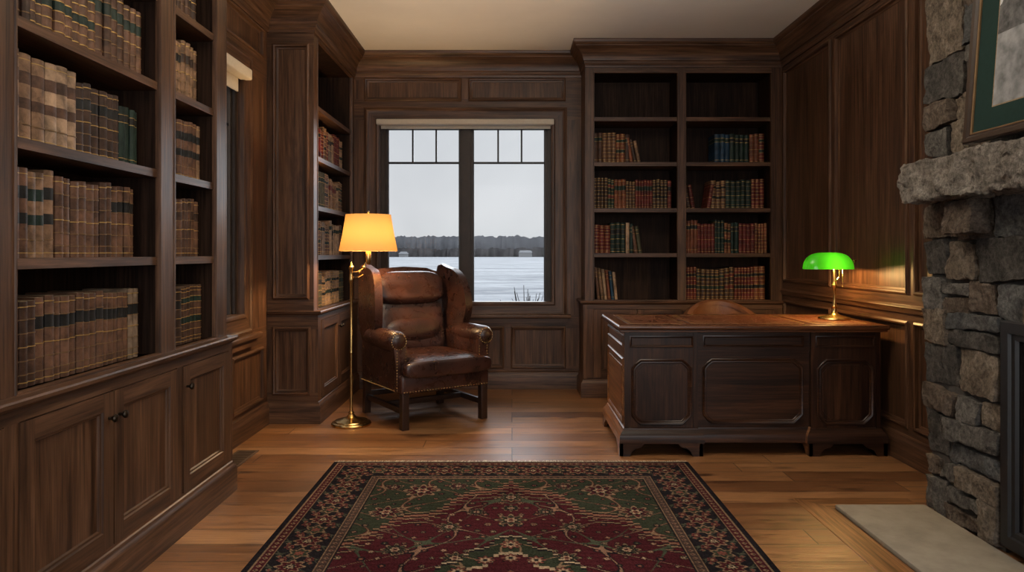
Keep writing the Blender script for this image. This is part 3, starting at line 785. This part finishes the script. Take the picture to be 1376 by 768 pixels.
    me.materials.append(m_)
    ob = bpy.data.objects.new('persian_rug', me); scene.collection.objects.link(ob)
rug()

b = B('floor_vent'); X0, X1, Y0, Y1 = -1.68, -1.55, 4.04, 4.38
b.sweep(FZ, rect(X0, X1, Y0, Y1), [(0, 0), (0, .004), (.014, .005), (.014, .001)], vent_m)
b.box(X0+.01, X1-.01, Y0+.01, Y1-.01, .0, .0012, black)
for i in range(14):
    y = Y0+.022+i*.0225; b.box(X0+.014, X1-.014, y, y+.012, .001, .0045, vent_m)
b.finish((-1.6, 4.2, 0))

# ------------------------------------------------------------------ desk
X0, X1, Y0, Y1 = .635, 2.25, 4.25, 5.05
b = B('executive_desk')
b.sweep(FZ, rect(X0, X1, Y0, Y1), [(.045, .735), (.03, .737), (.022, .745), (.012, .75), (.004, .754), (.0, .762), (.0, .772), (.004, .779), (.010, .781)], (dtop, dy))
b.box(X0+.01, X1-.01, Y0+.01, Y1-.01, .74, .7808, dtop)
for (a, c) in ((X0+.07, 1.06), (1.09, 1.80), (1.83, X1-.07)):
    b.box(a, c, Y0+.08, Y1-.08, .7805, .7816, lea_top)
    b.sweep(FZ, rect(a+.018, c-.018, Y0+.098, Y1-.098), [(0, .7817), (.0, .782), (.006, .782), (.006, .7817)], gold)
bx0, bx1, by0, by1 = X0+.04, X1-.04, Y0+.04, Y1-.04
def cut(u0, u1, v0, v1, c):
    return [(u0+c, v0), (u1-c, v0), (u1-c*.55, v0+c*.45), (u1, v0+c), (u1, v1-c), (u1-c*.45, v1-c*.45), (u1-c, v1), (u0+c, v1), (u0+c*.45, v1-c*.45), (u0, v1-c), (u0, v0+c), (u0+c*.45, v0+c*.45)]
mold = [(0, 0), (0, .006), (.005, .010), (.011, .008), (.016, .003), (.022, .004), (.026, 0)]
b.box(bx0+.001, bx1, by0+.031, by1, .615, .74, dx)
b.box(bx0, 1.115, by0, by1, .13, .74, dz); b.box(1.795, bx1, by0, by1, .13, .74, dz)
b.box(1.115, 1.795, by0+.03, by0+.05, .13, .615, dx)
F = FB(by0)
b.fbox(F, 1.115, 1.795, .615, .74, -.032, -.018, dx)
b.sweep(FZ, [(bx1, by0), (1.795, by0), (1.795, by0+.03), (1.115, by0+.03), (1.115, by0), (bx0, by0), (bx0, by1), (bx1, by1)], [(0, .60), (-.008, .603), (-.012, .612), (-.006, .62), (0, .622)][::1], dx)
for (a, c) in ((bx0+.03, 1.09), (1.82, bx1-.03)):
    b.sweep(F, rect(a, c, .645, .715), [(0, 0), (0, .006), (.006, .008), (.012, .003), (.014, 0)], dx)
    b.sweep(F, cut(a+.01, c-.01, .18, .575, .055), mold, dx)
    b.outline(cut(a+.045, c-.045, .215, .54, .05), 0, .004, dz, lambda p, q, t: (p, by0-t, q))
Fm = FB(by0+.03)
b.sweep(Fm, rect(1.15, 1.76, .645, .715), [(0, .012), (0, .018), (.006, .02), (.012, .014), (.014, .012)], dx)
b.sweep(Fm, cut(1.15, 1.76, .18, .575, .055), mold, dx)
Fs = FR(bx0)
for (a, c) in ((by0+.03, by1-.03),):
    b.sweep(Fs, rect(a, c, .645, .715), [(0, 0), (0, .008), (.006, .01), (.012, .004), (.014, 0)], dy)
    b.sweep(Fs, rect(a, c, .18, .575), mold, dy); b.fbox(Fs, a+.05, c-.05, .23, .525, 0, .006, dy)
b.fbox(Fs, by0, by1, .135, .735, 0, .001, dy)
for xx in (bx0, 1.115-.026, 1.795, bx1-.026): b.box(xx, xx+.026, by0-.006, by0, .14, .735, dz)
pl = [(0, .165), (-.008, .16), (-.010, .15), (-.022, .138), (-.030, .125), (-.034, .115), (-.034, .075), (-.026, .07), (0, .07)]
b.sweep(FZ, [(bx0, by0), (1.115, by0), (1.115, by0+.03), (1.795, by0+.03), (1.795, by0), (bx1, by0), (bx1, by1), (bx0, by1)], [(o, h) for o, h in pl], (dx, dy))
b.box(bx0+.002, bx1, by0+.032, by1, .072, .14, dx)
b.box(bx0+.001, 1.114, by0+.001, by1, .072, .14, dx); b.box(1.796, bx1, by0+.001, by1, .072, .14, dx)
def bracket(cx, cy, sx, sy):
    prof = [(0, .076), (0, 0), (.06, 0), (.068, .015), (.075, .03), (.095, .045), (.13, .054), (.15, .076)]
    b.outline([(cx+sx*p, q) for p, q in prof], cy, cy+sy*.022, dx, lambda p, q, t: (p, t, q))
    b.outline([(cy+sy*p, q) for p, q in prof], cx+sx*.001, cx+sx*.022, dy, lambda p, q, t: (t, p, q))
e_ = .034
for cx, sx in ((bx0-e_, 1), (1.115+e_-.01, -1), (1.795-e_+.01, 1), (bx1+e_-.006, -1)):
    bracket(cx, by0-e_, sx, 1); bracket(cx, by1+e_, sx, -1)
b.finish((1.44, 4.65, 0))

b = B('desk_chair'); cx, cy = 1.585, 5.33
n = 28
def shell(r0, r1, z0f, z1f, mat):
    vs = []; fs = []
    for i in range(n+1):
        a = math.radians(-20+220*i/n); s_ = math.sin(a)
        for (r, zf) in ((r0, z0f), (r1, z0f), (r1, z1f), ((r0+r1)/2, lambda k: z1f(k)+.012), (r0, z1f)):
            vs.append((cx+r*1.08*math.cos(a), cy+r*s_*.95+.0, zf(s_)))
    for i in range(n):
        for k in range(5):
            l = (k+1) % 5; fs.append((i*5+k, i*5+l, (i+1)*5+l, (i+1)*5+k))
    fs.append((0, 1, 2, 3, 4)); fs.append(tuple(n*5+k for k in range(5))); b.add(vs, fs, mat)
shell(.235, .275, lambda s_: .50, lambda s_: .68+.155*max(0, s_)**1.1, lea_tan)
shell(.225, .285, lambda s_: .665+.145*max(0, s_)**1.1, lambda s_: .685+.155*max(0, s_)**1.1, lea_tan)
b.sup((cx, cy-.02, .475), (.25, .25, .05), .4, .6, lea_tan)
b.lathe([(.2, .40), (.22, .41), (.22, .44), (.2, .45)], (cx, cy, 0), dx)
b.lathe([(.03, .10), (.045, .12), (.03, .16), (.025, .36), (.08, .40)], (cx, cy, 0), dx, 20)
for k in range(4):
    a = math.pi/4+k*math.pi/2; c_, s_ = math.cos(a), math.sin(a)
    b.tube([(cx, cy, .14), (cx+.15*c_, cy+.15*s_, .12), (cx+.25*c_, cy+.25*s_, .065)], [.035, .03, .022], dx)
    b.sup((cx+.25*c_, cy+.25*s_, .028), (.028, .028, .028), 1, 1, bronze, nu=14, nv=8)
b.finish((cx, cy, 0))

b = B('bankers_lamp'); cx, cy, cz = 2.085, 4.62, .7822
b.lathe([(.0, 0), (.098, 0), (.10, .006), (.096, .014), (.085, .018), (.06, .024), (.035, .030), (.022, .04), (.014, .055), (.011, .075), (.016, .085), (.011, .095), (.009, .12), (.009, .2), (.014, .21), (.018, .222), (.012, .235), (.008, .25), (.007, .33)], (cx, cy, cz), brass, 32)
hx = 2.045
b.tube([(cx, cy, cz+.24), (cx+.03, cy, cz+.27), (cx+.035, cy, cz+.31), (cx+.02, cy, cz+.345), (cx-.005, cy, cz+.352)], .006, brass)
b.tube([(hx-.07, cy, cz+.362), (hx+.168, cy, cz+.362)], .005, brass)
b.lathe([(.0, -.006), (.010, -.004), (.012, .004), (.006, .012), (0, .014)], (0, 0, 0), brass, 16, Matrix.Translation((hx+.168, cy, cz+.375)) )
b.tube([(hx+.165, cy, cz+.362), (hx+.178, cy, cz+.385)], .006, brass)
for i in range(16): b.sup((cx+.04, cy-.03, cz+.33-i*.007), (.0025,)*3, 1, 1, brass, nu=8, nv=5)
b.sup((cx+.04, cy-.03, cz+.212), (.005, .005, .008), 1, 1, brass, nu=10, nv=6)
vs = []; fs = []; nu_, nv_ = 40, 14
e = lambda x, p_: math.copysign(abs(x)**p_, x)
for j in range(nv_+1):
    ph_ = math.pi/2*j/nv_
    for i in range(nu_):
        a = 2*math.pi*i/nu_
        x = .158*e(math.cos(a), .55)*max(0, math.cos(ph_))**.55; y = .078*e(math.sin(a), .75)*max(0, math.cos(ph_))**.85
        if j == nv_: x = y = 0
        vs.append((hx+x, cy+y, cz+.325+.108*math.sin(ph_)))
for j in range(nv_):
    for i in range(nu_):
        k = (i+1) % nu_; fs.append((j*nu_+i, j*nu_+k, (j+1)*nu_+k, (j+1)*nu_+i))
b.add(vs, fs, green_m)
bl = b.finish((cx, cy, cz))
def point(name, loc, P, col, r):
    l = bpy.data.lights.new(name, 'POINT'); l.energy = P; l.color = col; l.shadow_soft_size = r
    o = bpy.data.objects.new(name, l); o.location = loc; scene.collection.objects.link(o); return o
o = point('bankers_lamp_bulb', (hx+.02, cy, cz+.335), 26, (1, .55, .20), .02)
o.parent = bl; o.matrix_parent_inverse = Matrix.Translation((-cx, -cy, -cz))

b = B('floor_lamp'); lx, ly = -1.136, 5.05; sx_ = -1.015
b.lathe([(0, 0), (.138, 0), (.14, .012), (.134, .02), (.12, .024), (.115, .032), (.08, .042), (.045, .05), (.03, .062), (.02, .075), (.022, .085), (.013, .095), (.011, .12), (.011, .50), (.015, .505), (.015, .52), (.0095, .53), (.0095, 1.0), (.014, 1.01), (.016, 1.03), (.012, 1.05), (.012, 1.09), (.018, 1.10), (.018, 1.115), (.01, 1.125), (.006, 1.14), (0, 1.15)], (lx, ly, 0), brass, 36)
b.tube([(lx, ly, 1.075), (lx+.05, ly-.02, 1.078), (lx+.085, ly-.01, 1.10), (lx+.095, ly, 1.12), (sx_-.02, ly, 1.14), (sx_, ly, 1.165), (sx_, ly, 1.2)], .006, brass)
b.tube([(lx, ly, 1.035), (lx+.06, ly-.03, 1.04), (lx+.09, ly-.02, 1.06)], .0055, brass)
for p in ((lx+.06, ly-.02, 1.078), (lx+.09, ly-.005, 1.11)): b.sup(p, (.012,)*3, 1, 1, brass, nu=14, nv=8)
b.lathe([(.010, 1.13), (.018, 1.15), (.02, 1.18), (.018, 1.24), (.014, 1.25)], (sx_, ly, 0), brass, 20)
b.lathe([(.0, 1.25), (.012, 1.25), (.014, 1.27), (.012, 1.29), (0, 1.295)], (sx_, ly, 0), flat('frosted_bulb', (.8, .7, .5), .4, 0, .02, 5, 0), 16)
hp = [(sx_+.055*math.sin(t*math.pi)*1., ly, 1.24+.245*t) for t in np.linspace(0, 1, 14)]
b.tube(hp, .002, brass, 6); b.tube([(2*sx_-p[0], p[1], p[2]) for p in hp], .002, brass, 6)
b.lathe([(.004, 1.484), (.008, 1.495), (.006, 1.505), (0, 1.51)], (sx_, ly, 0), brass, 12)
for k in range(3):
    a = k*2*math.pi/3; b.tube([(sx_, ly, 1.484), (sx_+.156*math.cos(a), ly+.156*math.sin(a), 1.479)], .002, brass, 6)
S = 48; vs = []; fs = []
for j, (r, z) in enumerate(((.203, 1.225), (.203, 1.232), (.178, 1.355), (.158, 1.475), (.158, 1.482))):
    for i in range(S): vs.append((sx_+r*math.cos(2*math.pi*i/S), ly+r*math.sin(2*math.pi*i/S), z))
for j in range(4):
    for i in range(S): k = (i+1) % S; fs.append((j*S+i, j*S+k, (j+1)*S+k, (j+1)*S+i))
b.add(vs, fs, shade_m)
fl = b.finish((lx, ly, 0))
o = point('floor_lamp_bulb', (sx_, ly, 1.33), 46, (1, .66, .33), .03)
o.parent = fl; o.matrix_parent_inverse = Matrix.Translation((-lx, -ly, 0))

# ------------------------------------------------------------------ wingback armchair
b = B('wingback_armchair')
leg = flat('chair_leg_dark_wood', (.028, .013, .008), .35, 0, .4, 12, 0)
for sx in (-1, 1):
    x = .315*sx
    b.rbox(x-.026, x+.026, -.345, -.293, 0, .28, .004, leg)
    b.outline([(.30, .28), (.35, .28), (.365, 0), (.318, 0)], x-.024, x+.024, leg, lambda a, c, t: (t, a, c))
    b.rbox(x-.013, x+.013, -.30, .33, .105, .145, .003, leg)
b.rbox(-.30, .30, -.025, .005, .105, .145, .003, leg)
b.rbox(-.30, .30, .31, .335, .13, .17, .003, leg)
b.rbox(-.352, .352, -.352, .35, .245, .375, .022, lea)
def pucker(q):
    k = .06*math.sin(q.x*9+q.y*3)*(1-abs(q.z))
    return Vector((q.x, q.y, q.z*(1-.16*(q.x**4+q.y**4)/2)+(k*.3 if q.z > 0 else 0)))
def creases(q):
    return Vector((q.x, q.y*(1+.05*math.sin(q.z*7)+.03*math.sin(q.x*5+q.z*4)), q.z))
b.sup((0, -.085, .420), (.292, .325, .076), .42, .22, lea, nu=64, nv=24, fn=pucker)
b.sup((0, -.365, .415), (.345, .055, .062), .5, .35, lea, nu=48)
T = Matrix.Translation((0, .20, .42)) @ Matrix.Rotation(-math.radians(11), 4, 'X') @ Matrix.Translation((0, -.20, -.42))
b.sup((0, .205, .645), (.275, .075, .215), .42, .28, lea, T, 56, 30, creases)
b.sup((0, .20, .62), (.25, .092, .12), .9, .5, lea, T, 48, 20)
b.sup((0, .180, .942), (.282, .092, .132), .60, .30, lea, T, 56, 24, creases)
ob_ = [(-.335, .27), (.335, .27), (.345, .7), (.34, 1.03), (.31, 1.085), (.2, 1.11), (0, 1.122), (-.2, 1.11), (-.31, 1.085), (-.34, 1.03), (-.345, .7)]
b.outline(ob_, .22, .30, lea, lambda a, c, t: (a, t, c), .025, 3, T)
def arcpts(pts, n=5):
    out = []; N = len(pts)
    for i in range(N):
        p0, p1, p2, p3 = [Vector(pts[(i+k-1) % N]) for k in range(4)]
        for j in range(n):
            t = j/n; out.append(tuple(.5*((2*p1)+(-p0+p2)*t+(2*p0-5*p1+4*p2-p3)*t*t+(-p0+3*p1-3*p2+p3)*t**3)))
    return out
wing = arcpts([(.34, .55), (.14, .56), (.05, .61), (.00, .69), (-.025, .78), (-.02, .87), (.01, .96), (.055, 1.035), (.12, 1.08), (.21, 1.10), (.36, 1.125), (.395, 1.0), (.38, .75)], 4)
for sx in (-1, 1):
    def flare(co, sx=sx):
        k = max(0, min(1, (.25-co.y)/.3)); return Vector((co.x+sx*.05*k*k, co.y, co.z))
    b.outline(wing, .300*sx, .360*sx, lea, lambda a, c, t: (t, a, c), .027, 4, None, flare)
    b.rbox(*sorted((.288*sx, .358*sx)), -.285, .34, .25, .62, .02, lea)
    M = Matrix.Translation((.350*sx, -.305, .605)) @ Matrix.Rotation(-math.pi/2, 4, 'X')
    b.lathe([(0, -.012), (.03, -.012), (.05, -.006), (.060, .004), (.070, .02), (.072, .2), (.068, .36), (.055, .48), (.03, .54), (0, .56)], (0, 0, 0), lea, 32, M)
    b.lathe([(.0, -.020), (.02, -.018), (.035, -.014), (.042, -.008)], (0, 0, 0), lea, 24, M)
    b.outline([(.288*sx, .26), (.366*sx, .26), (.372*sx, .45), (.395*sx, .58), (.35*sx, .62), (.285*sx, .60), (.29*sx, .45)], -.305, -.27, lea, lambda a, c, t: (a, t, c), .008, 2)
    def nail(p): b.sup(p, (.0045, .0045, .0045), 1, 1, brass, nu=8, nv=6)
    for i in range(20):
        a = 2*math.pi*i/20; nail((.350*sx+.054*math.cos(a), -.312, .605+.054*math.sin(a)))
    for i in range(14):
        nail((.296*sx, -.306, .27+i*.02)); nail((.362*sx, -.306, .27+i*.02))
    for i in range(30): nail((.3585*sx, -.28+i*.021, .262))
for i in range(31): nail((-.33+i*.022, -.352, .262))
b.finish((0, 0, 0), loc=(-.655, 5.33, 0), rot=math.radians(34))

# ------------------------------------------------------------------ outside
b = B('frozen_lake')
m_, t, bs = nt('lake_ice')
n1 = noisen(t, mapping(t, (.05, .10, 1)), 1, 10, .72, .8); n2 = noisen(t, mapping(t, (.5, .7, 1)), 1, 6, .7, .5)
r = ramp(t, [(.38, (.26, .275, .30)), (.48, (.40, .415, .44)), (.60, (.54, .56, .58))]); t.links.new(n1.outputs[0], r.inputs[0])
r2 = ramp(t, [(.38, (.78, .79, .81)), (.6, (1.06, 1.06, 1.06))]); t.links.new(n2.outputs[0], r2.inputs[0])
t.links.new(mix(t, 'MULTIPLY', 1., r.outputs[0], r2.outputs[0]), bs.inputs['Base Color']); bs.inputs['Roughness'].default_value = .8
bs.inputs['Specular IOR Level'].default_value = .05
b.add([(-900, 9, -2), (900, 9, -2), (900, 640, -2), (-900, 640, -2)], [(0, 1, 2, 3)], m_)
b.finish()
b = B('lake_bank'); snow = flat('snow_bank', (.42, .43, .45), .9, 0, .15, 2, .2, .1)
b.add([(-30, 6.62, -.4), (30, 6.62, -.4), (30, 9.5, -.9), (-30, 9.5, -.9), (30, 14, -2.0), (-30, 14, -2.0)], [(0, 1, 2, 3), (3, 2, 4, 5)], snow); 
b.add([(-40, -20, -.5), (XL-.2, -20, -.5), (XL-.2, 6.62, -.4), (-40, 6.62, -.4)], [(0, 1, 2, 3)], snow); b.finish()
def trees(y, hmin, hmax, col, seed, name, stp, amp2, var=.35):
    b = B(name); mt = flat(name+'_tone', col, .95, 0, var, .12, 0, .05); r_ = random.Random(seed); x = -620
    pts = []
    while x < 620:
        h = hmin+(hmax-hmin)*(.5+.5*noise.noise(Vector((x*.012, seed, 0))))+amp2*noise.noise(Vector((x*.09, seed, 3)))+r_.uniform(-.8, .8)
        pts.append((x, max(.6, h))); x += stp*r_.uniform(.6, 1.4)
    n = len(pts); vs = [(p[0], y+r_.uniform(-3, 3), -2.2) for p in pts]+[(p[0], y, -2+p[1]) for p in pts]
    b.add(vs, [(i, i+1, n+i+1, n+i) for i in range(n-1)], mt); b.finish(smooth=180)
trees(635, 15, 21, (.30, .305, .325), 2, 'treeline', 1.6, 2.5, .2)  # far trees painted paler, distance haze is in their colour
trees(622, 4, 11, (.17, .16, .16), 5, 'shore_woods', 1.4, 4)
b = B('shore_houses'); hw = flat('house_siding', (.5, .5, .5), .8, 0, .1, 1, 0); hr = flat('house_roof', (.30, .31, .33), .8, 0, .1, 1, 0)
for (x, w, h) in ((-96, 7, 1.6), (6, 11, 2.6)):
    b.box(x, x+w, 606, 614, -2.1, h-1, hw)
    b.add([(x-.5, 605, h-1), (x+w+.5, 605, h-1), (x+w+.5, 615, h-1), (x-.5, 615, h-1), (x+1, 610, h+1), (x+w-1, 610, h+1)], [(0, 1, 5, 4), (1, 2, 5), (2, 3, 4, 5), (3, 0, 4)], hr)
b.finish()
b = B('bare_shrub'); tw = flat('twig_bark', (.045, .035, .03), .9, 0, .2, 20, 0); rt = random.Random(11)
for i in range(44):
    a = rt.uniform(-.75, .75); h = rt.uniform(1.2, 1.62)*(1-.25*abs(a)); x0 = .17+rt.uniform(-.06, .06); y0 = 8.2+rt.uniform(-.15, .15)
    pts = [(x0, y0, -.66), (x0+a*.10, y0, -.66+h*.55), (x0+a*.24, y0+rt.uniform(-.08, .08), -.66+h*.82), (x0+a*.40, y0+rt.uniform(-.1, .1), -.66+h)]
    b.tube(pts, [.009, .008, .006, .003], tw, 5)
    for _ in range(2):
        q = Vector(pts[2]); b.tube([q, q+Vector((rt.uniform(-.14, .14), 0, rt.uniform(.04, .16)))], [.004, .002], tw, 4)
b.finish((.17, 8.2, -.66))

# ------------------------------------------------------------------ world + lights
w = bpy.data.worlds.new('overcast'); scene.world = w; w.use_nodes = True; t = w.node_tree
bg = t.nodes['Background']; tc = t.nodes.new('ShaderNodeTexCoord'); sp = t.nodes.new('ShaderNodeSeparateXYZ')
t.links.new(tc.outputs['Generated'], sp.inputs[0])
rp_ = ramp(t, [(.0, (.66, .685, .70)), (.06, (.72, .74, .76)), (.16, (.68, .71, .74)), (.35, (.52, .56, .61)), (1, (.66, .70, .76))])
t.links.new(sp.outputs['Z'], rp_.inputs[0])
nn = noisen(t, tc.outputs['Generated'], 3.2, 5, .55, .4); rq = ramp(t, [(.35, (.88, .885, .90)), (.65, (1.06, 1.06, 1.06))]); t.links.new(nn.outputs[0], rq.inputs[0])
t.links.new(mix(t, 'MULTIPLY', 1., rp_.outputs[0], rq.outputs[0]), bg.inputs[0]); bg.inputs[1].default_value = 1.0

sun = bpy.data.lights.new('overcast_sun', 'SUN'); sun.energy = 4.4; sun.angle = math.radians(60); sun.color = (.88, .94, 1)
so = bpy.data.objects.new('overcast_sun', sun); scene.collection.objects.link(so)
so.rotation_euler = Vector((-.02, -1, -.50)).to_track_quat('-Z', 'Y').to_euler()
def area(name, loc, target, sx, sy, P, col):
    l = bpy.data.lights.new(name, 'AREA'); l.shape = 'RECTANGLE'; l.size = sx; l.size_y = sy; l.energy = P; l.color = col
    o = bpy.data.objects.new(name, l); scene.collection.objects.link(o); o.location = loc
    o.rotation_euler = (Vector(target)-Vector(loc)).to_track_quat('-Z', 'Y').to_euler(); return o
area('rear_fill', (.3, REAR+.05, 1.7), (.0, 5, 1.5), 2.9, 1.9, 58, (.97, .98, 1))  # added fill behind the camera, stands in for unseen rear daylight
area('side_fill', (XR-.05, -.6, 1.6), (-1.5, 2.6, 1.4), 1.6, 1.6, 34, (.97, .98, 1))  # added fill aimed at the left bookcase; this wall has no window
area('ceiling_fill_up', (.2, 2.9, 2.40), (.2, 2.9, 4), 1.3, 1.3, 88, (1, .91, .79))  # added fill thrown upward to brighten the ceiling, no fixture here

cam = bpy.data.cameras.new('camera'); co = bpy.data.objects.new('camera', cam); scene.collection.objects.link(co)
co.location = (0, 0, 1.21); co.rotation_euler = (math.pi/2, 0, 0)
cam.sensor_width = 36; cam.lens = 960/1376*36; cam.shift_y = -44/1376; cam.clip_end = 3000; cam.clip_start = .05
scene.camera = co
scene.view_settings.view_transform = 'Standard'
scene.view_settings.look = 'None'
